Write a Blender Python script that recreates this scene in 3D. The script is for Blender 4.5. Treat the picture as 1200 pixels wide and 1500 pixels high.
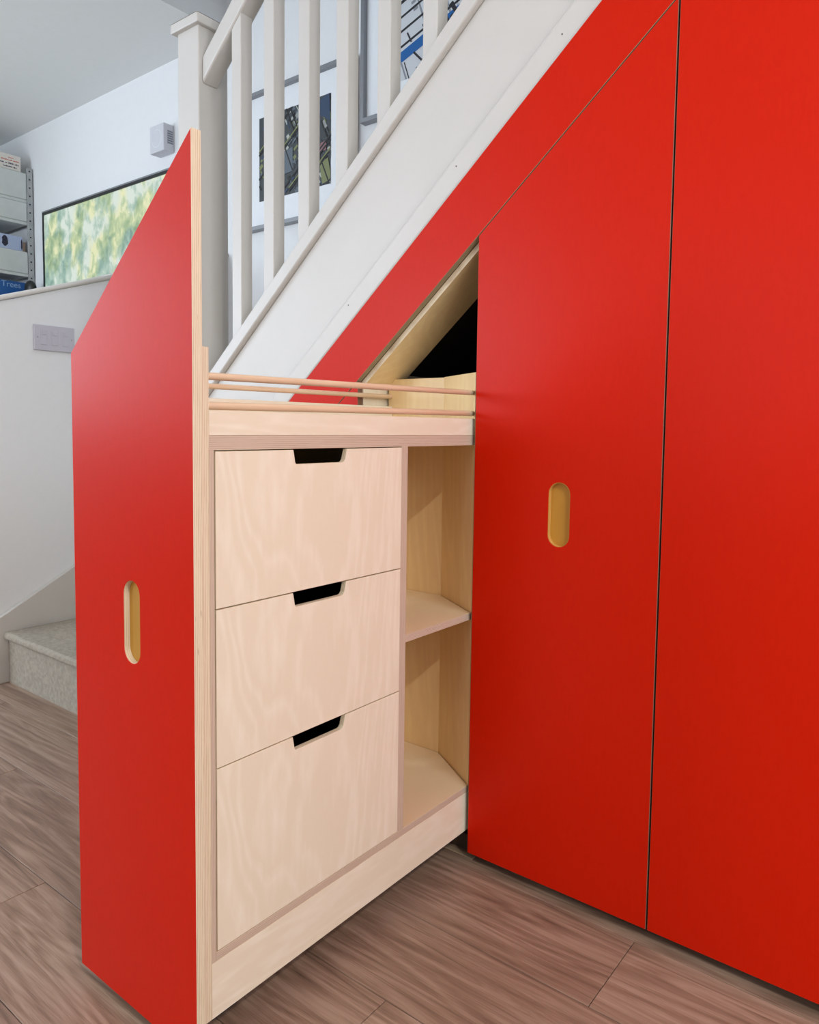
import bpy, bmesh, math, random
from mathutils import Vector, Matrix
random.seed(7)
S = bpy.context.scene
for o in list(bpy.data.objects):
    bpy.data.objects.remove(o)

# ------------------------------------------------------------------ camera
cd = bpy.data.cameras.new('camera'); cam = bpy.data.objects.new('camera', cd)
S.collection.objects.link(cam); S.camera = cam
cd.sensor_fit = 'HORIZONTAL'; cd.sensor_width = 36; cd.lens = 1090.03*36/1200
cd.shift_y = -49.3/1200; cd.clip_start = .02
R_ = Vector((.78652, .61743, .01282)); U_ = Vector((-.05239, .04602, .99757)); F_ = Vector((-.61534, .78528, -.06854))
cam.matrix_world = Matrix(((R_.x, U_.x, -F_.x, 1.10211), (R_.y, U_.y, -F_.y, -1.22376), (R_.z, U_.z, -F_.z, .87875), (0, 0, 0, 1)))

# ------------------------------------------------------------------ world, lights, exposure
W = bpy.data.worlds.new('world'); S.world = W; W.use_nodes = True
bg = W.node_tree.nodes['Background']; bg.inputs[0].default_value = (.62, .78, 1, 1); bg.inputs[1].default_value = 1.5
S.view_settings.view_transform = 'Standard'; S.view_settings.look = 'None'
S.view_settings.exposure = 0; S.view_settings.gamma = 1; S.view_settings.use_curve_mapping = False

def area(name, loc, target, size, size_y, power, color, spread=180):
    l = bpy.data.lights.new(name, 'AREA'); l.shape = 'RECTANGLE'; l.size = size; l.size_y = size_y
    l.energy = power; l.color = color; l.spread = math.radians(spread)
    o = bpy.data.objects.new(name, l); S.collection.objects.link(o); o.location = loc
    o.rotation_euler = (Vector(target)-Vector(loc)).to_track_quat('-Z', 'Y').to_euler()
    return o
area('window_daylight', (-3.72, -2.15, 1.6), (0, -2.0, 2.1), 1.7, 1.3, 44, (.80, .90, 1))            # left wall window
area('left_room_fill', (-2.3, -3.72, 1.6), (-2.3, 0, 3.3), 1.5, 1.3, 72, (.80, .90, 1))     # added fill, aimed up at the far-left wall and ceiling
area('front_fill', (.2, -3.72, 1.5), (.2, 0, 1.4), 2.0, 1.4, 12, (.97, .94, .90))            # added weak fill from behind the camera
area('side_fill', (3.12, -1.0, 1.75), (0, -.6, 1.1), 1.0, 1.1, 35, (.90, .96, 1))            # added cool fill for the drawer fronts and other right-facing sides
area('landing_fill', (.6, .42, 4.35), (.6, .42, 0), 1.6, .6, 8, (.82, .9, 1), 110)                    # added bluish fill over the stairwell for the picture wall
def downlight(x, y, power, size=.09):
    l = bpy.data.lights.new('downlight', 'AREA'); l.shape = 'DISK'; l.size = size; l.energy = power; l.color = (1, .93, .83)
    o = bpy.data.objects.new('downlight', l); S.collection.objects.link(o); o.location = (x, y, 2.485)
downlight(2.4, -1.4, 37)
downlight(.8, -2.6, 4)

# ------------------------------------------------------------------ materials
def mat(name, color, rough=.5, metal=0, spec=.5):
    m = bpy.data.materials.new(name); m.use_nodes = True
    b = m.node_tree.nodes['Principled BSDF']
    b.inputs['Base Color'].default_value = (*color, 1); b.inputs['Roughness'].default_value = rough
    b.inputs['Metallic'].default_value = metal; b.inputs['Specular IOR Level'].default_value = spec
    return m
def N(m, t, **k):
    n = m.node_tree.nodes.new(t)
    for a, v in k.items():
        if a in n.inputs: n.inputs[a].default_value = v
        else: setattr(n, a, v)
    return n
def L(m, a, b): m.node_tree.links.new(a, b)
def ramp(m, fac, stops):
    r = N(m, 'ShaderNodeValToRGB'); e = r.color_ramp.elements
    while len(e) < len(stops): e.new(.5)
    for q, (p, c) in zip(e, stops): q.position = p; q.color = (*c, 1)
    L(m, fac, r.inputs[0]); return r
def B(m): return m.node_tree.nodes['Principled BSDF']
def coords(m, scale, rot=(0, 0, 0), src='Object'):
    t = N(m, 'ShaderNodeTexCoord'); p = N(m, 'ShaderNodeMapping')
    p.inputs['Scale'].default_value = scale; p.inputs['Rotation'].default_value = rot
    L(m, t.outputs[src], p.inputs[0]); return p.outputs[0]
def noisy(name, color, color2, scale, rough, bump=0, spec=.5, detail=4, dist=.002):
    m = mat(name, color, rough, 0, spec); v = coords(m, scale)
    n = N(m, 'ShaderNodeTexNoise', Scale=1.0, Detail=detail); L(m, v, n.inputs['Vector'])
    r = ramp(m, n.outputs[0], [(.35, color), (.65, color2)]); L(m, r.outputs[0], B(m).inputs['Base Color'])
    if bump:
        b = N(m, 'ShaderNodeBump', Strength=bump, Distance=dist); L(m, n.outputs[0], b.inputs['Height']); L(m, b.outputs[0], B(m).inputs['Normal'])
    return m
def birch(name, a, b, dark, vert=True, rough=.42, k=1.0):
    # rotary-cut birch veneer: soft cathedral figure and faint flecks
    m = mat(name, a, rough); 
    v = coords(m, (1, 1, .22) if vert else (.22, .22, 1))
    w = N(m, 'ShaderNodeTexNoise', Scale=5.0, Detail=3, Distortion=1.0); L(m, v, w.inputs['Vector'])
    s = N(m, 'ShaderNodeMath', operation='MULTIPLY'); s.inputs[1].default_value = 26; L(m, w.outputs[0], s.inputs[0])
    f = N(m, 'ShaderNodeMath', operation='PINGPONG'); f.inputs[1].default_value = 1; L(m, s.outputs[0], f.inputs[0])
    g = N(m, 'ShaderNodeTexNoise', Scale=90.0, Detail=3); L(m, v, g.inputs['Vector'])
    mx = N(m, 'ShaderNodeMath', operation='MULTIPLY_ADD'); mx.inputs[1].default_value = .55; L(m, f.outputs[0], mx.inputs[0]); L(m, g.outputs[0], mx.inputs[2])
    r = ramp(m, mx.outputs[0], [(.3, a), (.9, b)])
    # flecks
    v2 = coords(m, (22, 22, 5) if vert else (5, 5, 22))
    vo = N(m, 'ShaderNodeTexVoronoi', Scale=1.0); L(m, v2, vo.inputs['Vector'])
    r2 = ramp(m, vo.outputs['Distance'], [(.02, (1, 1, 1)), (.07, (0, 0, 0))])
    gate = N(m, 'ShaderNodeTexNoise', Scale=3.0, Detail=1); L(m, coords(m, (1, 1, 1)), gate.inputs['Vector'])
    gr = ramp(m, gate.outputs[0], [(.50, (0, 0, 0)), (.62, (.6, .6, .6))])
    mm = N(m, 'ShaderNodeMath', operation='MULTIPLY'); L(m, r2.outputs[0], mm.inputs[0]); L(m, gr.outputs[0], mm.inputs[1])
    mix = N(m, 'ShaderNodeMix', data_type='RGBA'); L(m, mm.outputs[0], mix.inputs[0]); L(m, r.outputs[0], mix.inputs[6]); mix.inputs[7].default_value = (*dark, 1)
    L(m, mix.outputs[2], B(m).inputs['Base Color'])
    return m
def plyedge(name, axis, a=(.80, .69, .51), b=(.56, .42, .27), per=.0014):
    m = mat(name, a, .6); sc = [4, 4, 4]; 
    t = N(m, 'ShaderNodeTexCoord'); sx = N(m, 'ShaderNodeSeparateXYZ'); L(m, t.outputs['Object'], sx.inputs[0])
    nz = N(m, 'ShaderNodeTexNoise', Scale=14.0, Detail=2); L(m, t.outputs['Object'], nz.inputs['Vector'])
    mu = N(m, 'ShaderNodeMath', operation='MULTIPLY_ADD'); mu.inputs[1].default_value = .0009; L(m, nz.outputs[0], mu.inputs[0]); L(m, sx.outputs['XYZ'.index(axis)], mu.inputs[2])
    pp = N(m, 'ShaderNodeMath', operation='PINGPONG'); pp.inputs[1].default_value = per; L(m, mu.outputs[0], pp.inputs[0])
    dv = N(m, 'ShaderNodeMath', operation='DIVIDE'); dv.inputs[1].default_value = per; L(m, pp.outputs[0], dv.inputs[0])
    s = [60, 60, 60]; s['XYZ'.index(axis)] = 900
    v = coords(m, [q*.5 for q in s]); n2 = N(m, 'ShaderNodeTexNoise', Scale=1.0, Detail=2); L(m, v, n2.inputs['Vector'])
    ad = N(m, 'ShaderNodeMath', operation='MULTIPLY_ADD'); ad.inputs[1].default_value = .7; L(m, n2.outputs[0], ad.inputs[0]); L(m, dv.outputs[0], ad.inputs[2])
    r = ramp(m, ad.outputs[0], [(.42, b), (.75, a), (1.0, a)])
    # small dark voids in the plies
    s2 = [18, 18, 18]; s2['XYZ'.index(axis)] = 260
    vo = N(m, 'ShaderNodeTexVoronoi', Scale=1.0); L(m, coords(m, s2), vo.inputs['Vector'])
    r2 = ramp(m, vo.outputs['Distance'], [(.09, (1, 1, 1)), (.14, (0, 0, 0))])
    sel = N(m, 'ShaderNodeMath', operation='GREATER_THAN'); sel.inputs[1].default_value = .80
    sc_ = N(m, 'ShaderNodeSeparateColor'); L(m, vo.outputs['Color'], sc_.inputs[0]); L(m, sc_.outputs[0], sel.inputs[0])
    mm = N(m, 'ShaderNodeMath', operation='MULTIPLY'); L(m, r2.outputs[0], mm.inputs[0]); L(m, sel.outputs[0], mm.inputs[1])
    mix = N(m, 'ShaderNodeMix', data_type='RGBA'); L(m, mm.outputs[0], mix.inputs[0]); L(m, r.outputs[0], mix.inputs[6]); mix.inputs[7].default_value = (.16, .07, .03, 1)
    L(m, mix.outputs[2], B(m).inputs['Base Color'])
    return m

RED = noisy('red_laminate', (.61, .0135, .0014), (.595, .0125, .0012), (160, 160, 40), .33, .04, .11)
EDR = plyedge('door_edge', 'Y', (.20, .11, .07), (.09, .04, .025))
BIR = birch('birch_face', (.89, .82, .68), (.83, .74, .58), (.42, .27, .15))
BIRH = birch('birch_face_horizontal', (.89, .82, .68), (.83, .74, .58), (.42, .27, .15), False)
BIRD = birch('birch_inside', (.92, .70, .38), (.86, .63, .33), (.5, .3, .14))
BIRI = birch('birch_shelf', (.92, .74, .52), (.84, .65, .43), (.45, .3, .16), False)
OCH = noisy('shaded_slot_ply', (.56, .28, .03), (.50, .24, .025), (20, 20, 8), .5)  # light ply deep in the slots, its amber shade put into the colour
EX, EY, EZ = (plyedge('ply_edge_'+a, a.upper()) for a in 'xyz')
EPZ = plyedge('ply_edge_pink', 'Z', (.62, .49, .385), (.46, .345, .26))
EPY = plyedge('ply_edge_pink_upright', 'Y', (.62, .49, .385), (.46, .345, .26))
DOW = noisy('dowel_wood', (.78, .58, .40), (.70, .49, .32), (8, 8, 260), .45)
WHT = noisy('white_gloss_paint', (.635, .61, .575), (.62, .597, .56), (9, 9, 9), .35, .05)
WALL = noisy('white_wall_paint', (.83, .84, .85), (.82, .83, .84), (40, 40, 40), .8, .04)
CEIL = noisy('ceiling_paint', (.85, .87, .87), (.84, .86, .86), (30, 30, 30), .9, .05)
DARK = mat('unlit_board', (.03, .026, .022), .7)  # near-black: the missing light inside cupboard and drawers put into the colour
GREYF = mat('aluminium_frame', (.27, .28, .30), .4, .4)
BLK = mat('black_plastic', (.012, .014, .014), .4)
MATT = mat('picture_mount', (.84, .87, .90), .6)
SEN = noisy('white_plastic', (.66, .67, .72), (.64, .65, .70), (5, 5, 5), .4)
SWP = noisy('white_socket_plastic', (.58, .56, .63), (.56, .54, .61), (5, 5, 5), .35)
STEEL = noisy('zinc_steel', (.42, .44, .44), (.34, .36, .36), (30, 30, 30), .5)
DRW = noisy('pale_grey_board', (.60, .63, .61), (.56, .59, .57), (12, 12, 12), .6)
CARP = noisy('carpet', (.33, .29, .235), (.42, .37, .30), (90, 90, 90), .95, .5, .1, 8, .003)
def glassm():
    m = mat('picture_glazing', (1, 1, 1), .03); B(m).inputs['Transmission Weight'].default_value = 1; B(m).inputs['IOR'].default_value = 1.1; return m
def oak(name, a, b, c, off):
    m = mat(name, a, .42, 0, .4)
    v = coords(m, (1.4, 22, 1)); 
    mp = v.node; mp.inputs['Location'].default_value = (off*3.1, off*7.7, 0)
    n = N(m, 'ShaderNodeTexNoise', Scale=2.2, Detail=7, Distortion=1.1); n.inputs['Roughness'].default_value = .62; L(m, v, n.inputs['Vector'])
    v2 = coords(m, (7, 260, 1)); v2.node.inputs['Location'].default_value = (off*5, off, 0)
    n2 = N(m, 'ShaderNodeTexNoise', Scale=2.0, Detail=4); L(m, v2, n2.inputs['Vector'])
    # growth rings: stretched distorted bands
    v3 = coords(m, (.55, 5.5, 1)); v3.node.inputs['Location'].default_value = (off*2, off*9, 0)
    n3 = N(m, 'ShaderNodeTexNoise', Scale=1.6, Detail=2, Distortion=.6); L(m, v3, n3.inputs['Vector'])
    s = N(m, 'ShaderNodeMath', operation='MULTIPLY'); s.inputs[1].default_value = 22; L(m, n3.outputs[0], s.inputs[0])
    f = N(m, 'ShaderNodeMath', operation='PINGPONG'); f.inputs[1].default_value = 1; L(m, s.outputs[0], f.inputs[0])
    a1 = N(m, 'ShaderNodeMath', operation='MULTIPLY_ADD'); a1.inputs[1].default_value = .20; L(m, f.outputs[0], a1.inputs[0]); L(m, n.outputs[0], a1.inputs[2])
    a2 = N(m, 'ShaderNodeMath', operation='MULTIPLY_ADD'); a2.inputs[1].default_value = .42; L(m, n2.outputs[0], a2.inputs[0]); L(m, a1.outputs[0], a2.inputs[2])
    r = ramp(m, a2.outputs[0], [(.50, c), (.76, a), (1.0, b)])
    L(m, r.outputs[0], B(m).inputs['Base Color'])
    bp = N(m, 'ShaderNodeBump', Strength=.25, Distance=.0008); L(m, a2.outputs[0], bp.inputs['Height']); L(m, bp.outputs[0], B(m).inputs['Normal'])
    return m
OAK = [oak('oak_plank_%s' % 'abcd'[i], *c, i+1) for i, c in enumerate([
    ((.27, .172, .118), (.39, .27, .20), (.15, .092, .064)), ((.24, .153, .108), (.355, .245, .18), (.13, .082, .058)),
    ((.285, .186, .132), (.405, .285, .215), (.16, .10, .072)), ((.255, .163, .115), (.37, .255, .19), (.14, .086, .062))])]

# ------------------------------------------------------------------ builders
def fin(o, label=None, cat=None, group=None, kind=None):
    for k, v in (('label', label), ('category', cat), ('group', group), ('kind', kind)):
        if v: o[k] = v
    return o
def thing(name, loc, label, cat, group=None):
    o = bpy.data.objects.new(name, None); S.collection.objects.link(o); o.location = loc; o.empty_display_size = .05
    return fin(o, label, cat, group)
def worldloc(p):
    v = Vector((0, 0, 0))
    while p: v = v+p.location; p = p.parent
    return v
def link(name, bm, mats, parent=None, bevel=0, seg=1, smooth=False):
    # parts: local to parent; their own origin at the lower centre of their bounds
    bm.normal_update()
    vs = [v.co for v in bm.verts]
    lo = Vector((min(v[i] for v in vs) for i in range(3))); hi = Vector((max(v[i] for v in vs) for i in range(3)))
    org = Vector(((lo.x+hi.x)/2, (lo.y+hi.y)/2, lo.z))
    bmesh.ops.translate(bm, vec=-org, verts=bm.verts)
    me = bpy.data.meshes.new(name); bm.to_mesh(me); bm.free()
    for m in (mats if isinstance(mats, (list, tuple)) else [mats]): me.materials.append(m)
    o = bpy.data.objects.new(name, me); S.collection.objects.link(o)
    o.location = org - worldloc(parent); o.parent = parent
    if smooth:
        for p in me.polygons: p.use_smooth = True
    if bevel:
        b = o.modifiers.new('bevel', 'BEVEL'); b.width = bevel; b.segments = seg; b.limit_method = 'ANGLE'; b.angle_limit = math.radians(35)
    return o
AX = {'xz': (0, 2, 1), 'xy': (0, 1, 2), 'yz': (1, 2, 0)}
def prism_bm(outer, plane, t0, t1, holes=(), bm=None):
    a, b, c = AX[plane]; bm = bm or bmesh.new(); n0 = set(bm.faces); es = []
    for loop in (outer, *holes):
        vs = []
        for p in loop:
            co = [0, 0, 0]; co[a], co[b], co[c] = p[0], p[1], t0; vs.append(bm.verts.new(co))
        for i in range(len(vs)): es.append(bm.edges.new((vs[i], vs[(i+1) % len(vs)])))
    if holes or len(outer) > 8:
        r = bmesh.ops.triangle_fill(bm, edges=es, use_beauty=True)
        fs = [f for f in r['geom'] if isinstance(f, bmesh.types.BMFace)]
    else:
        fs = [bm.faces.new(vs)]
    r = bmesh.ops.extrude_face_region(bm, geom=fs, use_keep_orig=True)
    vec = [0, 0, 0]; vec[c] = t1-t0
    bmesh.ops.translate(bm, vec=vec, verts=[g for g in r['geom'] if isinstance(g, bmesh.types.BMVert)])
    bmesh.ops.recalc_face_normals(bm, faces=[f for f in bm.faces if f not in n0])
    bm.normal_update()
    for f in bm.faces:
        if f not in n0: f.material_index = 0 if abs(f.normal[c]) > .9 else 1
    return bm
def prism(name, outer, plane, t0, t1, mats, parent=None, holes=(), bevel=0, seg=1):
    return link(name, prism_bm(outer, plane, t0, t1, holes), mats, parent, bevel, seg)
def R(a0, b0, a1, b1): return [(a0, b0), (a1, b0), (a1, b1), (a0, b1)]
def box_bm(x0, x1, y0, y1, z0, z1, bm=None): 
    return prism_bm(R(x0, y0, x1, y1), 'xy', z0, z1, bm=bm)
def box(name, x0, x1, y0, y1, z0, z1, m, parent=None, bevel=0, seg=1):
    bm = box_bm(x0, x1, y0, y1, z0, z1)
    for f in bm.faces: f.material_index = 0
    return link(name, bm, m, parent, bevel, seg)
def slot(cx, cz, w, h, n=12):
    r = w/2; pts = []
    for i in range(n+1): a = math.pi*i/n; pts.append((cx+r*math.cos(a), cz+h/2-r+r*math.sin(a)))
    for i in range(n+1): a = math.pi+math.pi*i/n; pts.append((cx+r*math.cos(a), cz-h/2+r+r*math.sin(a)))
    return pts
def rod(name, p0, p1, r, m, parent=None, n=16):
    bm = bmesh.new(); p0, p1 = Vector(p0), Vector(p1); d = p1-p0
    bmesh.ops.create_cone(bm, cap_ends=True, segments=n, radius1=r, radius2=r, depth=d.length)
    bmesh.ops.transform(bm, matrix=Matrix.Translation((p0+p1)/2) @ d.to_track_quat('Z', 'Y').to_matrix().to_4x4(), verts=bm.verts)
    o = link(name, bm, m, parent, .0015, 2)
    for p in o.data.polygons: p.use_smooth = len(p.vertices) == 4
    return o
M_ = .866                      # pitch of the stairs
def sl(x, off): return M_*x+off
OPEN = .9847                   # slope line of the cupboard opening: z = M x + OPEN

# ------------------------------------------------------------------ setting
YW = .82; ZC = 2.5
def struct(o): o['kind'] = 'structure'; return o
fl = struct(box('floor', -3.6, 3.0, -3.6, YW, -.05, -.004, [OAK[0]]))
wy = .185; y = -.385-wy*9; row = 0
xs_ = {}
while y < .33:
    y1 = y+wy; x = -3.0+[.0, .55, .23, .81, .4][row % 5]*1.2
    if abs(y1+.015) < .01: x = .66-1.22*3
    while x < 2.4:
        i = (row*3+int(x*7)) % 4
        bm = box_bm(x+.0006, x+1.22-.0006, y+.0006, y1-.0006, -.0035, 0)
        for f in bm.faces: f.material_index = 0
        xx0, xx1 = x, x+1.22
        if not (xx1 < -2.2 or y1 < -2.0):
            link('floor_plank', bm, OAK[i], fl, .0006)
        else: bm.free()
        x += 1.22
    y = y1; row += 1
struct(box('wall_back', -3.7, 3.1, YW, YW+.12, -.05, 4.6, [WALL]))
wl = prism_bm(R(-3.6, -.05, YW, ZC+.1), 'yz', -3.72, -3.6, holes=[R(-3.0, .95, -1.3, 2.25)])
for f in wl.faces: f.material_index = 0
struct(link('wall_left', wl, [WALL]))
wf = prism_bm(R(-3.72, -.05, 3.12, ZC+.1), 'xz', -3.72, -3.6, holes=[R(-.8, .8, 1.2, 2.2), R(-3.05, .95, -1.55, 2.25)])
for f in wf.faces: f.material_index = 0
struct(link('wall_front', wf, [noisy('front_wall_darkened', (.34, .31, .29), (.32, .29, .27), (20, 20, 20), .9)]))  # unseen wall, darkened so the red doors pick up less light from it
wr = prism_bm(R(-3.6, -.05, YW, 4.6), 'yz', 3.0, 3.12, holes=[R(-1.5, 1.2, -.5, 2.3)])
for f in wr.faces: f.material_index = 0
struct(link('wall_right', wr, [WALL]))
for n, (axis, c, a0, b0, a1, b1) in enumerate((('yz', -3.66, -3.0, .95, -1.3, 2.25), ('xz', -3.66, -.8, .8, 1.2, 2.2), ('xz', -3.66, -3.05, .95, -1.55, 2.25), ('yz', 3.06, -1.5, 1.2, -.5, 2.3))):  # all but the left-wall window are added, openings for the fill lamps
    am = (a0+a1)/2; t = .045
    w = prism_bm(R(a0, b0, a1, b1), axis, c-.03, c+.03, holes=[R(a0+t, b0+t, am-t/2, b1-t), R(am+t/2, b0+t, a1-t, b1-t)])
    for f in w.faces: f.material_index = 0
    struct(link('window_%d' % (n+1), w, [WHT]))
# ceiling of the room (open over the stairs), bulkhead and upper stairwell
cb = box_bm(-3.6, 3.0, -3.6, -.02, ZC, ZC+.1); box_bm(-3.6, -1.5, -.02, YW, ZC, ZC+.1, cb)
for f in cb.faces: f.material_index = 0
struct(link('ceiling', cb, [CEIL]))
struct(box('wall_bulkhead', -1.56, -1.5, -.02, YW, ZC+.1, 4.6, [WALL]))
struct(box('wall_stairwell', -1.5, 3.0, -.10, -.02, ZC+.1, 4.6, [WALL]))
struct(box('ceiling_landing', -1.56, 3.0, -.1, YW, 4.6, 4.7, [CEIL]))

# half wall beside the first winder with its sloping capping
def capz(y): return 1.296+(y+.104)*.3345
hw = thing('half_wall', (-1.55, .3, 0), 'white plastered half wall with sloping top beside the carpeted steps', 'wall')
prism('wall_panel', [(-.16, 0), (YW, 0), (YW, capz(YW)-.02), (-.16, capz(-.16)-.02)], 'yz', -1.60, -1.5, [WALL, WALL], hw)
bm = bmesh.new(); prof = []
for i in range(9):
    a = -math.pi/2+math.pi*i/8; prof.append((-1.495+.008*math.cos(a), -.009+.009*math.sin(a)))
for i in range(9):
    a = math.pi/2+math.pi*i/8; prof.append((-1.605+.008*math.cos(a), -.009+.009*math.sin(a)))
v0 = [bm.verts.new((px, -.17, capz(-.17)+pz)) for px, pz in prof]; v1 = [bm.verts.new((px, YW, capz(YW)+pz)) for px, pz in prof]
bm.faces.new(v0); bm.faces.new(v1[::-1])
for i in range(len(v0)): bm.faces.new((v0[i], v1[i], v1[(i+1) % len(v0)], v0[(i+1) % len(v0)]))
bmesh.ops.recalc_face_normals(bm, faces=bm.faces); fin(link('wall_capping', bm, [WHT], hw, smooth=True), 'white bullnosed timber capping')

# twin blank outlet plate on the half wall
sk = thing('wall_socket', (-1.5, .06, 1.127), 'pale grey-white outlet plate with three small covers on half wall', 'socket')
zc0, zc1 = 1.127, 1.214
prism('plate', R(.0, zc0, .143, zc1), 'yz', -1.5, -1.491, [SWP, SWP], sk, bevel=.002, seg=2)
for yy in (.033, .0715, .110): 
    prism('socket_cover', R(yy-.011, 1.146, yy+.011, 1.196), 'yz', -1.491, -1.4895, [SWP, SWP], sk, bevel=.001)
    prism('rocker', R(yy-.007, 1.18, yy+.007, 1.192), 'yz', -1.4895, -1.4875, [SWP, SWP], sk, bevel=.0006)
for yy in (.012, .131): rod('screw', (-1.491, yy, 1.171), (-1.4895, yy, 1.171), .003, STEEL, sk, 10)

# ------------------------------------------------------------------ staircase
st = thing('staircase', (0, .42, 0), 'staircase with beige carpeted winder steps and white painted outer string', 'staircase')
# each winder: carpeted riser + tread with rounded nosing
def step(pts, z0, z1):
    bm = prism_bm(pts, 'xy', z0, z1)
    for f in bm.faces: f.material_index = 0
    return link('step', bm, [CARP], st, .012, 3)
P0 = (-.60, .10)
bm = prism_bm([(-1.48, -.112), (-.60, -.112), (-.60, YW-.01), (-1.48, YW-.01)], 'xy', 0, .155)
for f in bm.faces: f.material_index = 0
first = link('step', bm, [CARP], st)
bm = prism_bm([(-1.48, -.130), (-.60, -.130), (-.60, YW-.01), (-1.48, YW-.01)], 'xy', .150, .176)
for f in bm.faces: f.material_index = 0
link('tread', bm, [CARP], first, .011, 4)
step([P0, (-.60, YW-.01), (-1.48, YW-.01), (-1.48, .36)], .176, .366)
step([P0, (-.60, YW-.01), (-1.40, YW-.01)], .366, .556)
step([P0, (-.60, YW-.01), (-.86, YW-.01)], .556, .746)
k = 0; x = -.60; z = .746
while z < 2.9:
    z += .19; step([(x, .055), (x+.24, .055), (x+.24, YW-.01), (x, YW-.01)], z-.21, z); x += .2194
ws = prism('wall_string', [(-.145, 0), (-.145, .222), (.60, .222+.745*.535), (.60, 0)], 'yz', -1.5, -1.480, [WHT, WHT], st, bevel=.003, seg=2)
ws['label'] = 'white painted skirting string along the half wall'
X0, X1 = -.568, 1.75
def band(o0, o1, x0=X0, x1=X1): return [(x0, sl(x0, o0)), (x1, sl(x1, o0)), (x1, sl(x1, o1)), (x0, sl(x0, o1))]
strg = prism('outer_string', band(1.10, 1.47), 'xz', .020, .050, [WHT, WHT], st, bevel=.001)
strg['label'] = 'broad white painted outer string'
fin(prism('string_capping', band(1.437, 1.4815), 'xz', .004, .062, [WHT, WHT], strg, bevel=.004, seg=3))
fin(prism('string_moulding', [(x_, z_) for x_, z_ in band(1.134, 1.203)], 'xz', .006, .020, [WHT, WHT], strg, bevel=.007, seg=3))
fin(prism('string_lip', band(1.205, 1.435), 'xz', .0175, .020, [WHT, WHT], strg, bevel=.002, seg=2))

for hx, hz in ((.245, 1.390), (-.040, 1.147), (.467, 1.572)): rod('nail_hole', (hx, .0052, hz), (hx, .0062, hz), .0016, mat('filler_dot', (.12, .10, .08), .8), strg, 8)

# ------------------------------------------------------------------ banister
bn = thing('banister', (-.61, .045, 0), 'white painted banister with square newel post and plain balusters', 'banister')
nx0, nx1, ny0, ny1 = -.658, -.568, 0, .094
nw = box('newel_post', nx0, nx1, ny0, ny1, 0, 1.912, [WHT], bn, .003, 2)
bm = box_bm(nx0-.013, nx1+.013, ny0-.013, ny1+.013, 1.908, 1.932)
ch = [((nx0-.013), (ny0-.013)), ((nx1+.013), (ny0-.013)), ((nx1+.013), (ny1+.013)), ((nx0-.013), (ny1+.013))]
vs = [bm.verts.new((a, b, 1.932)) for a, b in ch]; ap = bm.verts.new(((nx0+nx1)/2, (ny0+ny1)/2, 1.950))
for i in range(4): bm.faces.new((vs[i], vs[(i+1) % 4], ap))
for f in bm.faces: f.material_index = 0
link('newel_cap', bm, [WHT], nw, .0025, 2)
hr = prism('handrail', [(nx1, sl(nx1, 2.256)), (X1, sl(X1, 2.256)), (X1, sl(X1, 2.322)), (nx1, sl(nx1, 2.322))], 'xz', .010, .060, [WHT, WHT], bn, bevel=.006, seg=3)
x = -.452
while x < 1.6:
    w = .036
    prism('baluster', [(x, sl(x, 1.481)), (x+w, sl(x+w, 1.481)), (x+w, sl(x+w, 2.256)), (x, sl(x, 2.256))], 'xz', .014, .050, [WHT, WHT], bn, bevel=.0015)
    x += .1207

# ------------------------------------------------------------------ cupboard front (fixed pieces)
zb = .019
cc = thing('understair_cupboard', (.4, .2, 0), 'birch plywood cupboard lining behind the red fronts under the stairs', 'cupboard')
fs = prism('fascia', [(-.56, sl(-.56, OPEN)), (.6735, sl(.6735, OPEN)), (.6735, sl(.6735, 1.1325)), (-.56, sl(-.56, 1.1325))], 'xz', 0, .015, [RED, plyedge('fascia_edge', 'Y', (.36, .28, .16), (.22, .16, .09))], cc, bevel=.0005)
fs['label'] = 'sloping red fascia strip along the white stair string'
ip = prism('filler_panel', [(-.56, zb), (-.0045, zb), (-.0045, sl(-.0045, OPEN-.0022)), (-.56, sl(-.56, OPEN-.0022))], 'xz', 0, .015, [RED, EDR], cc, bevel=.0005)
ip['label'] = 'red filler panel left of the opening'
prism('side_panel', [(.019, 0), (.60, 0), (.60, 1.001), (.14, 1.001), (.019, .967)], 'yz', -.020, -.005, [BIR, EX], cc)
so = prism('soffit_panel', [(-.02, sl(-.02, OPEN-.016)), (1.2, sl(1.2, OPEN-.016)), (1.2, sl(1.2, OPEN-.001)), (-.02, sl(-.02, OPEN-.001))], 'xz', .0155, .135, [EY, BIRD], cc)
so['label'] = 'sloping plywood soffit over the opening'
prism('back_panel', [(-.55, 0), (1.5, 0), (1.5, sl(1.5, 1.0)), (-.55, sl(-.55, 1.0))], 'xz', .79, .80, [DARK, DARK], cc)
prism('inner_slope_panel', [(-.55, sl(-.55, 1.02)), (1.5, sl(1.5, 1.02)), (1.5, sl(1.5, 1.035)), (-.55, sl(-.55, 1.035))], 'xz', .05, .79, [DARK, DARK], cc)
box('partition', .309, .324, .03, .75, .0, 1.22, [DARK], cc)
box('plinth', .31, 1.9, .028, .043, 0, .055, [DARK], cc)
th = box('track_strip', .12, .31, .010, .024, 0.0, .003, [mat('worn_strip', (.34, .25, .17), .6)], cc, .001); th['label'] = 'pale threshold strip on the floor'
box('runner_block', .02, .30, .034, .060, 0, .034, [mat('brown_runner', (.10, .065, .045), .6)], cc, .001)
def door(x0, x1, o, label, hole=None, square=False):
    t = thing('cupboard_door', ((x0+x1)/2, 0, zb), label, 'cupboard door')
    pts = [(x0, zb), (x1, zb), (x1, sl(x1, o)), (x0, sl(x0, o))]
    prism('door_panel', pts, 'xz', 0, .015, [RED, EDR], t, holes=[hole] if hole else (), bevel=.0007)
    return t
HS = slot(.488, .7235, .043, .118)
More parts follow.
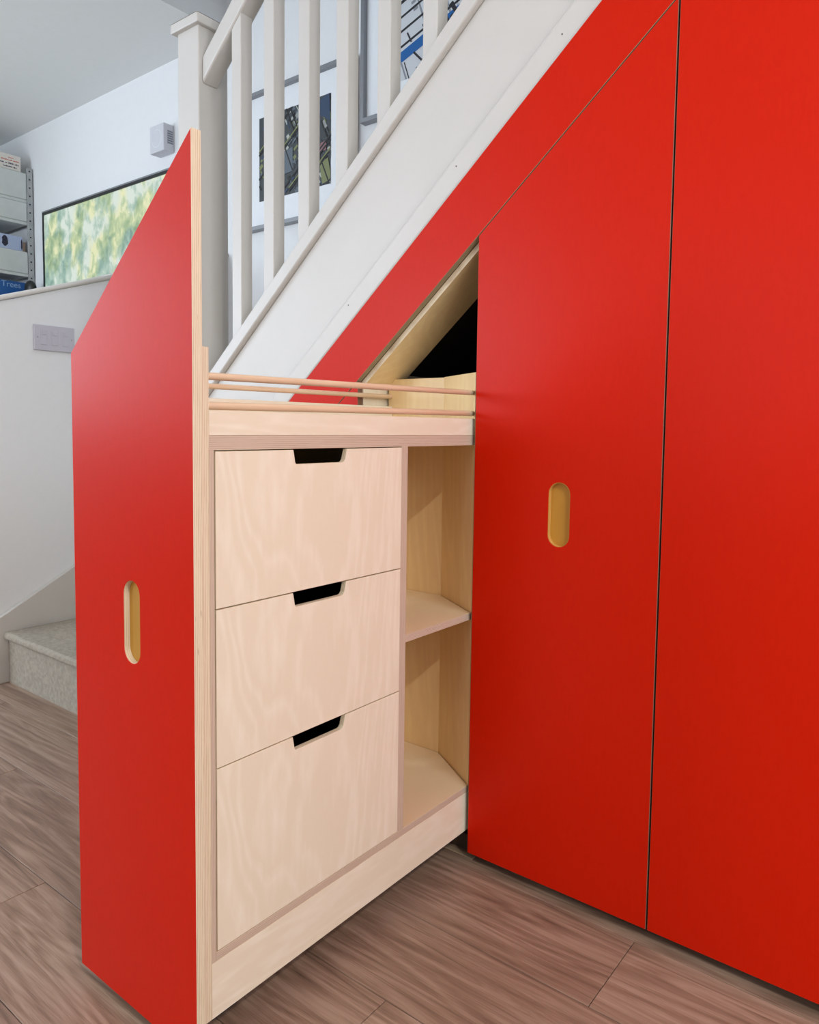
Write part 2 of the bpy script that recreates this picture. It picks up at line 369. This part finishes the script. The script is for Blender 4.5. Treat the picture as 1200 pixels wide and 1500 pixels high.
d1 = door(.3045, .6730, OPEN-.0022, 'left red cupboard door with sloping top and oval finger slot', HS)
fp = prism('finger_slot', slot(.488, .7235, .0426, .1176), 'xz', .0095, .016, [OCH, OCH], d1); fp['label'] = 'recess behind the oval slot, ply shade painted in ochre'
prism('slot_lining', slot(.488, .7235, .0430, .1180), 'xz', .0005, .0094, [OCH, mat('ochre_lip', (.66, .36, .10), .5)], d1, holes=[slot(.488, .7235, .0412, .1162)])
d2 = door(.6757, 1.42, 1.1325, 'tall plain red cupboard door at the right edge, no slot')

# ------------------------------------------------------------------ pull-out unit
D = -.6495; wx = .3022; F = .295; FI = .2832
pu = thing('pull_out_cupboard', (.15, -.3, 0), 'open pull-out storage unit with red front, plywood drawers and open shelves', 'cupboard')
PS = slot(.1565, .5985, .041, .119)
fr = prism('front_panel', [(0, zb), (wx, zb), (wx, sl(wx, OPEN-.001)), (0, OPEN-.001)], 'xz', D, D+.015, [RED, EY], pu, holes=[PS], bevel=.0006)
fr['label'] = 'red front panel with a slanted top'
fp = prism('finger_slot', slot(.1565, .5985, .0406, .1186), 'xz', D+.0095, D+.0164, [OCH, OCH], fr); fp['label'] = 'recess behind the oval slot, ply shade painted in ochre'
prism('inner_front', R(0.002, .059, F, .979), 'xz', D+.0166, D+.030, [BIR, EY], pu, bevel=.0005)
y0 = D+.030; y1 = .012
plan = [(.002, y0), (F, y0), (F, y1), (.158, .098), (.002, .098)]
prism('side_upright', R(.002, .140, F, .845), 'xz', y0, y0+.0075, [BIR, EPY], pu)
prism('top_board', plan, 'xy', .845, .8645, [BIRH, EPZ], pu, bevel=.0005)
plan2 = [(.002, y0+.0075), (F, y0+.0075), (F, y1), (.158, .098), (.002, .098)]
prism('bottom_board', plan2, 'xy', .1395, .152, [BIRI, EPZ], pu, bevel=.0005)
prism('plinth_board', R(y0, .059, y1, .1393), 'yz', FI, F, [BIRH, EX], pu, bevel=.0004)
prism('plinth_board', R(y0, .059, .098, .1393), 'yz', .002, .014, [BIRH, EX], pu)
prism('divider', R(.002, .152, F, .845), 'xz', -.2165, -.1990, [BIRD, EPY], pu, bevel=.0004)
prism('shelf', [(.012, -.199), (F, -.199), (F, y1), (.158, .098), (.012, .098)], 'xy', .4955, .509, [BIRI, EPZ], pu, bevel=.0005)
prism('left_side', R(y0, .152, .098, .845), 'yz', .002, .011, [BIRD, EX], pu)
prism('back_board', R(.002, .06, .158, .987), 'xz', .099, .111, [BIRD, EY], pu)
prism('corner_board', [(F, y1+.0012), (F+.0012, y1+.012), (.166, .111), (.158, .099)], 'xy', .06, .988, [EZ, BIRD], pu)
prism('tray_side', R(y0, .8647, y1, .8970), 'yz', FI, F, [BIRH, EX], pu, bevel=.0005)
prism('tray_side', R(y0, .8647, .098, .9255), 'yz', .002, .014, [BIRH, EX], pu, bevel=.0005)
rod('rail_dowel', (.289, y0, .9035), (.289, .015, .9075), .0053, DOW, pu)
rod('rail_dowel', (.289, y0, .9420), (.289, .015, .9480), .0050, DOW, pu)
rod('rail_dowel', (.008, y0, .9460), (.008, .104, .9480), .0050, DOW, pu)
# drawers
yl, yr = y0+.0088, -.2180
def drawer(z0, z1):
    a, b = yl, yr; n0, n1 = -.4715, -.3565; zt = z1
    notch = [(n1, zt), (n1-.0045, zt-.0165), (n1-.0075, zt-.0200), (n1-.0115, zt-.0212), (n0+.0065, zt-.0212), (n0+.0040, zt-.0195), (n0+.0033, zt-.017), (n0, zt)]
    pts = [(a, z0), (b, z0), (b, z1)] + notch + [(a, z1)]
    o = prism('drawer', pts, 'yz', F-.0080, F+.0015, [BIR, EX], pu, bevel=.0005)
    bm = bmesh.new()
    box_bm(.03, F-.0082, a+.012, a+.022, z0+.015, z1-.04, bm); box_bm(.03, F-.0082, b-.022, b-.012, z0+.015, z1-.04, bm)
    box_bm(.03, F-.0082, a+.022, b-.022, z0+.015, z0+.022, bm); box_bm(.03, .04, a+.022, b-.022, z0+.022, z1-.04, bm)
    for f in bm.faces: f.material_index = 0
    link('drawer_box', bm, [DARK], o)
drawer(.6325, .8435); drawer(.4132, .6308); drawer(.1545, .4115)
box('glide_foot', .05, .10, -.58, -.53, 0, .059, [BLK], pu, .002)
box('glide_foot', .05, .10, -.10, -.05, 0, .059, [BLK], pu, .002)
box('glide_foot', .19, .24, -.58, -.53, 0, .059, [BLK], pu, .002)
box('glide_foot', .19, .24, -.10, -.05, 0, .059, [BLK], pu, .002)

# ------------------------------------------------------------------ pictures on the stair wall
def flat(pts, yv, m, bm, mi):
    f = bm.faces.new([bm.verts.new((a, yv, b)) for a, b in pts]); f.material_index = mi
def beam(p, q, w0, w1=None):
    w1 = w1 or w0; p, q = Vector(p), Vector(q); d = (q-p).normalized(); n = Vector((-d.y, d.x))
    return [tuple(p-n*w0/2), tuple(q-n*w1/2), tuple(q+n*w1/2), tuple(p+n*w0/2)]
def clip(poly, x0, z0, x1, z1):
    for ax, v, s in ((0, x0, 1), (0, x1, -1), (1, z0, 1), (1, z1, -1)):
        out = []
        for i in range(len(poly)):
            a, b = poly[i-1], poly[i]; ia, ib = (a[ax]-v)*s >= 0, (b[ax]-v)*s >= 0
            if ia != ib:
                t = (v-a[ax])/(b[ax]-a[ax]); out.append((a[0]+t*(b[0]-a[0]), a[1]+t*(b[1]-a[1])))
            if ib: out.append(b)
        poly = out
        if len(poly) < 3: return None
    return poly
def picture(x0, x1, z0, z1, ax0, ax1, az0, az1, shapes, inks, label):
    t = thing('framed_picture', ((x0+x1)/2, YW, z0), label, 'picture', 'framed photographs on the staircase wall')
    fw = .016; yf = YW-.030
    fr = prism('frame', R(x0, z0, x1, z1), 'xz', yf, YW-.001, [GREYF, GREYF], t, holes=[R(x0+fw, z0+fw, x1-fw, z1-fw)], bevel=.001)
    prism('mount', R(x0+fw, z0+fw, x1-fw, z1-fw), 'xz', YW-.012, YW-.008, [MATT, MATT], t)
    bm = bmesh.new(); d = 0
    flat(R(ax0, az0, ax1, az1), YW-.0124, None, bm, 0)
    for pts, mi in shapes:
        c = clip(pts, ax0, az0, ax1, az1)
        if c: d += 1; flat(c, YW-.0124-d*.000012, None, bm, mi)
    for f in bm.faces:
        f.normal_update()
        if f.normal.y > 0: f.normal_flip()
    link('photograph', bm, inks, t)
    return t
def ink(n, c): return mat('print_ink_'+n, c, .5)
I1 = [ink('charcoal', (.045, .055, .062)), ink('slate', (.11, .14, .17)), ink('olive', (.20, .22, .09)), ink('grey', (.30, .31, .30)),
      ink('navy', (.03, .06, .12)), ink('rose', (.25, .12, .13)), ink('black', (.01, .011, .013)), ink('pale', (.45, .47, .44))]
sh = []
rnd = random.Random(3)
A = (-1.276, -.878, 1.775, 2.10)
for i in range(190):
    cx, cz = rnd.uniform(A[0], A[1]), rnd.uniform(A[2], A[3]); 
    th_ = math.radians(35 if rnd.random() < .5 and cx < -1.02 else -58)+rnd.uniform(-.1, .1); l = rnd.uniform(.012, .05)
    sh.append((beam((cx, cz), (cx+l*math.cos(th_), cz+l*math.sin(th_)), rnd.uniform(.004, .022)), rnd.choice([1, 1, 2, 3, 0, 0, 4, 6, 1, 0, 7])))
sh += [([(-.99, 2.07), (-.885, 2.10), (-.88, 2.0), (-.93, 2.03)], 4), ([(-.93, 1.93), (-.90, 1.935), (-.90, 1.90), (-.94, 1.90)], 5),
       ([(-.935, 1.86), (-.89, 1.87), (-.872, 1.79), (-.92, 1.78)], 2), ([(-1.20, 1.93), (-1.08, 1.95), (-1.08, 1.86), (-1.19, 1.85)], 1)]
for i in range(10):
    x = A[0]-.1+i*.055; z = rnd.uniform(1.72, 1.98)
    sh.append((beam((x, z), (x+.22, z+.16), .007), 6))
    sh.append((beam((x+.12, z+.20), (x+.24, z-.06), .006), 6))
    if i % 2: sh.append((beam((x, z+.012), (x+.16, z+.128), .006), 2))
picture(-1.405, -.752, 1.662, 2.200, *A[:2], *A[2:], sh, I1, 'lower grey-framed dark print of tangled girders, nearest the newel post')
I2 = [ink('offwhite', (.62, .65, .68)), ink('ink_black', (.015, .016, .02)), ink('mid_grey', (.25, .27, .30)), ink('cobalt', (.003, .11, .36)), ink('light_grey', (.42, .45, .48))]
sh = []
for i in range(16):
    x = -.60+i*.034
    sh.append((beam((x, 2.62), (x+.16, 2.19), rnd.uniform(.006, .014)), rnd.choice([2, 4, 4])))
for z in (2.165, 2.215, 2.262, 2.31, 2.36, 2.41, 2.46):
    sh.append((beam((-.60, z-.018), (-.04, z+.165), .008 if z < 2.3 else .011), 1))
for i in range(26):
    x, z = rnd.uniform(-.55, -.1), rnd.uniform(2.15, 2.5); sh.append((beam((x, z), (x+.018, z+.006), .010), rnd.choice([1, 2, 2, 4])))
sh += [(beam((-.60, 2.112), (-.04, 2.300), .034), 3), (beam((-.56, 2.150), (-.553, 2.04), .006), 2), (beam((-.549, 2.114), (-.522, 2.043), .006), 2),
       (beam((-.535, 2.110), (-.511, 2.044), .004), 1), (beam((-.495, 2.132), (-.40, 2.035), .007), 1), (beam((-.480, 2.080), (-.486, 2.060), .007), 1),
       (beam((-.523, 2.203), (-.505, 2.168), .006), 1)]
for i in range(12):
    x, z = rnd.uniform(-.38, -.26), rnd.uniform(2.12, 2.27); sh.append((beam((x, z), (x+.05, z-.08), .014), rnd.choice([1, 1, 2])))
picture(-.720, .10, 1.947, 2.70, -.560, -.05, 2.052, 2.58, sh, I2, 'upper grey-framed pale print with blue girder, cut by the top edge')

# ------------------------------------------------------------------ television and sensor
tvx0, tvx1, tvz0, tvz1 = -3.02, -1.78, 1.33, 2.010
tv = thing('television', ((tvx0+tvx1)/2, YW-.02, tvz0), 'wide wall-mounted screen showing pale green blossom, thin dark frame', 'television')
prism('casing', R(tvx0, tvz0, tvx1, tvz1), 'xz', YW-.042, YW-.002, [BLK, BLK], tv, holes=[R(tvx0+.014, tvz0+.014, tvx1-.014, tvz1-.014)])
prism('trim_edge', R(tvx0-.001, tvz1, tvx1+.001, tvz1+.007), 'xz', YW-.042, YW, [GREYF, GREYF], tv)
m = bpy.data.materials.new('screen_image'); m.use_nodes = True; b = B(m); b.inputs['Base Color'].default_value = (.02, .02, .02, 1); b.inputs['Roughness'].default_value = .25
v = coords(m, (1, 1, .75)); n1 = N(m, 'ShaderNodeTexNoise', Scale=5.5, Detail=3, Distortion=.3); L(m, v, n1.inputs['Vector'])
n2 = N(m, 'ShaderNodeTexNoise', Scale=22.0, Detail=6, Distortion=.5); L(m, v, n2.inputs['Vector'])
ad = N(m, 'ShaderNodeMath', operation='MULTIPLY_ADD'); ad.inputs[1].default_value = .75; L(m, n2.outputs[0], ad.inputs[0]); L(m, n1.outputs[0], ad.inputs[2])
r = ramp(m, ad.outputs[0], [(.66, (.22, .36, .30)), (.80, (.38, .54, .44)), (.92, (.56, .69, .56)), (1.04, (.80, .86, .74))])
n3 = N(m, 'ShaderNodeTexNoise', Scale=7.0, Detail=2); L(m, v, n3.inputs['Vector'])
rr = ramp(m, n3.outputs[0], [(.46, (.96, 1.0, 1.04)), (.58, (1.10, 1.04, .74))])
mx = N(m, 'ShaderNodeMix', data_type='RGBA', blend_type='MULTIPLY'); mx.inputs[0].default_value = 1; L(m, r.outputs[0], mx.inputs[6]); L(m, rr.outputs[0], mx.inputs[7])
L(m, mx.outputs[2], b.inputs['Emission Color']); b.inputs['Emission Strength'].default_value = .85
sc = prism('screen', R(tvx0+.014, tvz0+.014, tvx1-.014, tvz1-.014), 'xz', YW-.038, YW-.01, [m, BLK], tv)
sc['label'] = 'screen showing pale green blossom'
se = thing('wall_sensor', (-1.915, YW, 2.09), 'small white boxy sensor on the wall above the screen', 'sensor')
box('housing', -1.975, -1.868, .765, YW, 2.095, 2.215, [SEN], se, .004, 3)
bm = bmesh.new(); 
for i in range(40):
    a, b2 = 2*math.pi*i/40, 2*math.pi*(i+1)/40
    f = bm.faces.new([bm.verts.new((-1.9215+q*math.cos(t), .7642, 2.155+q*math.sin(t))) for q, t in ((.036, a), (.039, a), (.039, b2), (.036, b2))])
link('lens_ring', bm, [mat('pale_ring', (.80, .82, .86), .3)], se)
for i in range(6): box('vent_slat', -1.868, -1.8665, .785, .812, 2.13+i*.010, 2.136+i*.010, [mat('vent_grey', (.22, .24, .30), .6)], se)

# ------------------------------------------------------------------ shelving at the far left
XS = -3.2
su = thing('shelving_unit', (-3.38, .2, 0), 'pale shelving unit on slotted steel posts beside the screen', 'shelving')
for yy in (.795, -.45):
    po = box('slotted_post', XS-.004, XS+.006, yy-.012, yy+.018, 0, 2.285, [STEEL], su, .001)
    for i in range(18): box('post_hole', XS+.006, XS+.0066, yy-.002, yy+.006, 1.50+i*.045, 1.508+i*.045, [BLK], po)
    box('slotted_post', -3.57, -3.55, yy-.012, yy+.018, 0, 2.285, [STEEL], su, .001)
for z in (2.095, 1.975, 1.690, 1.35, 1.0, .4): box('shelf_board', -3.58, XS-.002, -.47, .783, z, z+.016, [DRW], su, .001)
def crate(z0, z1, label):
    t = thing('storage_box', (-3.38, .36, z0), label, 'box', None)
    bm = box_bm(-3.54, XS+.004, -.20, .782, z0, z1)
    for f in bm.faces: f.material_index = 0
    link('box_body', bm, [DRW], t, .006, 3)
    return t
crate(2.1115, 2.255, 'top pale grey storage box on the shelving, under the printed carton')
crate(1.9915, 2.094, 'pale grey storage box in the middle, directly below the top one')
crate(1.7065, 1.826, 'lowest pale grey storage box, above the blue book')
ct = thing('printed_carton', (-3.30, .66, 2.256), 'cream carton with red and grey lettering on top of the shelving', 'box')
CRM = mat('cream_card', (.72, .68, .62), .7)
box('carton_body', -3.42, XS-.004, .30, .756, 2.2555, 2.337, [CRM], ct, .002)
rd, gk = mat('red_ink', (.55, .12, .07), .6), mat('grey_ink', (.08, .08, .1), .6)
def marks(name, x, y0, y1, z, h, m, parent, seed):
    q = random.Random(seed); bm = bmesh.new(); y = y0
    while y < y1:
        w = q.uniform(.004, .012); hh = h*q.uniform(.6, 1)
        f = bm.faces.new([bm.verts.new((x, a, b)) for a, b in ((y, z), (y+w, z), (y+w, z+hh), (y, z+hh))]); y += w+q.choice([.0015, .0015, .006])
    bm.normal_update(); link(name, bm, [m], parent)
marks('lettering', XS-.0034, .69, .715, 2.316, .005, rd, ct, 1); marks('lettering', XS-.0034, .652, .742, 2.302, .006, rd, ct, 2)
marks('lettering', XS-.0034, .647, .745, 2.284, .008, gk, ct, 3); marks('lettering', XS-.0034, .66, .735, 2.267, .007, gk, ct, 4)
pb = thing('patterned_box', (-3.3, .66, 1.826), 'pale blue box with dark silhouettes lying on the lowest storage box', 'box')
box('box_body', -3.42, XS-.004, .42, .757, 1.8262, 1.905, [mat('pale_blue_card', (.40, .47, .66), .5)], pb, .002)
SIL = mat('dark_print', (.015, .015, .04), .5)
for cy, cz, ry, rz in ((.662, 1.868, .016, .030), (.751, 1.862, .004, .030)):
    bm = bmesh.new()
    bm.faces.new([bm.verts.new((XS-.0034, cy+ry*math.cos(a*.5236)*(1+.2*math.sin(a*3)), cz+rz*math.sin(a*.5236))) for a in range(12)])
    link('printed_silhouette', bm, [SIL], pb)
tn = thing('tan_block', (-3.25, .772, 1.826), 'small tan block squeezed behind the patterned box beside the post', 'box')
box('block', -3.40, XS-.02, .760, .781, 1.8262, 1.88, [mat('tan_card', (.42, .30, .22), .7)], tn, .002)
bk = thing('blue_book', (-3.3, .66, 1.5), 'deep blue book with pale lettering lying under the lowest storage box', 'book')
box('cover', -3.40, XS-.006, .50, .768, 1.5595, 1.656, [mat('deep_blue_cover', (.008, .085, .30), .4)], bk, .002)
box('page_block', -3.395, XS-.008, .498, .5005, 1.5625, 1.653, [mat('cyan_edge', (.1, .5, .7), .5)], bk)
cu = bpy.data.curves.new('lettering', 'FONT'); cu.body = 'Trees'; cu.size = .045; cu.extrude = .0003
to = bpy.data.objects.new('lettering_text', cu); S.collection.objects.link(to)
bpy.context.view_layer.update()
me = bpy.data.meshes.new_from_object(to.evaluated_get(bpy.context.evaluated_depsgraph_get())); bpy.data.objects.remove(to)
me.materials.append(mat('pale_blue_ink', (.25, .40, .62), .5))
lt = bpy.data.objects.new('lettering', me); S.collection.objects.link(lt); lt.parent = bk
lt.matrix_local = Matrix.Translation(Vector((XS-.0054, .638, 1.622))-bk.location) @ Matrix(((0, 0, 1, 0), (1, 0, 0, 0), (0, 1, 0, 0), (0, 0, 0, 1)))
bs = box('book_stack', -3.42, XS-.03, .40, .775, 1.3665, 1.559, [DRW], None, .002)
fin(bs, 'pale box under the blue book, mostly hidden by the half wall', 'box')
sh_ = thing('wall_ledge', (-2.6, .76, 1.55), 'narrow white ledge below the screen behind the half wall', 'shelf')
box('ledge_board', -3.16, -1.8, .70, .775, 1.563, 1.581, [WHT], sh_)
kn = thing('black_knob', (-3.075, .745, 1.58), 'small black rounded speaker at the lower left corner of the screen', 'speaker')
bm = bmesh.new(); bmesh.ops.create_uvsphere(bm, u_segments=24, v_segments=12, radius=.042)
bmesh.ops.scale(bm, vec=(1, .65, 1.0), verts=bm.verts); bmesh.ops.translate(bm, vec=(-3.083, .738, 1.610), verts=bm.verts)
link('speaker_body', bm, [BLK], kn, smooth=True)
bm = bmesh.new(); bmesh.ops.create_cone(bm, cap_ends=True, segments=24, radius1=.03, radius2=.026, depth=.02); bmesh.ops.translate(bm, vec=(-3.083, .738, 1.5915), verts=bm.verts)
link('speaker_foot', bm, [BLK], kn)
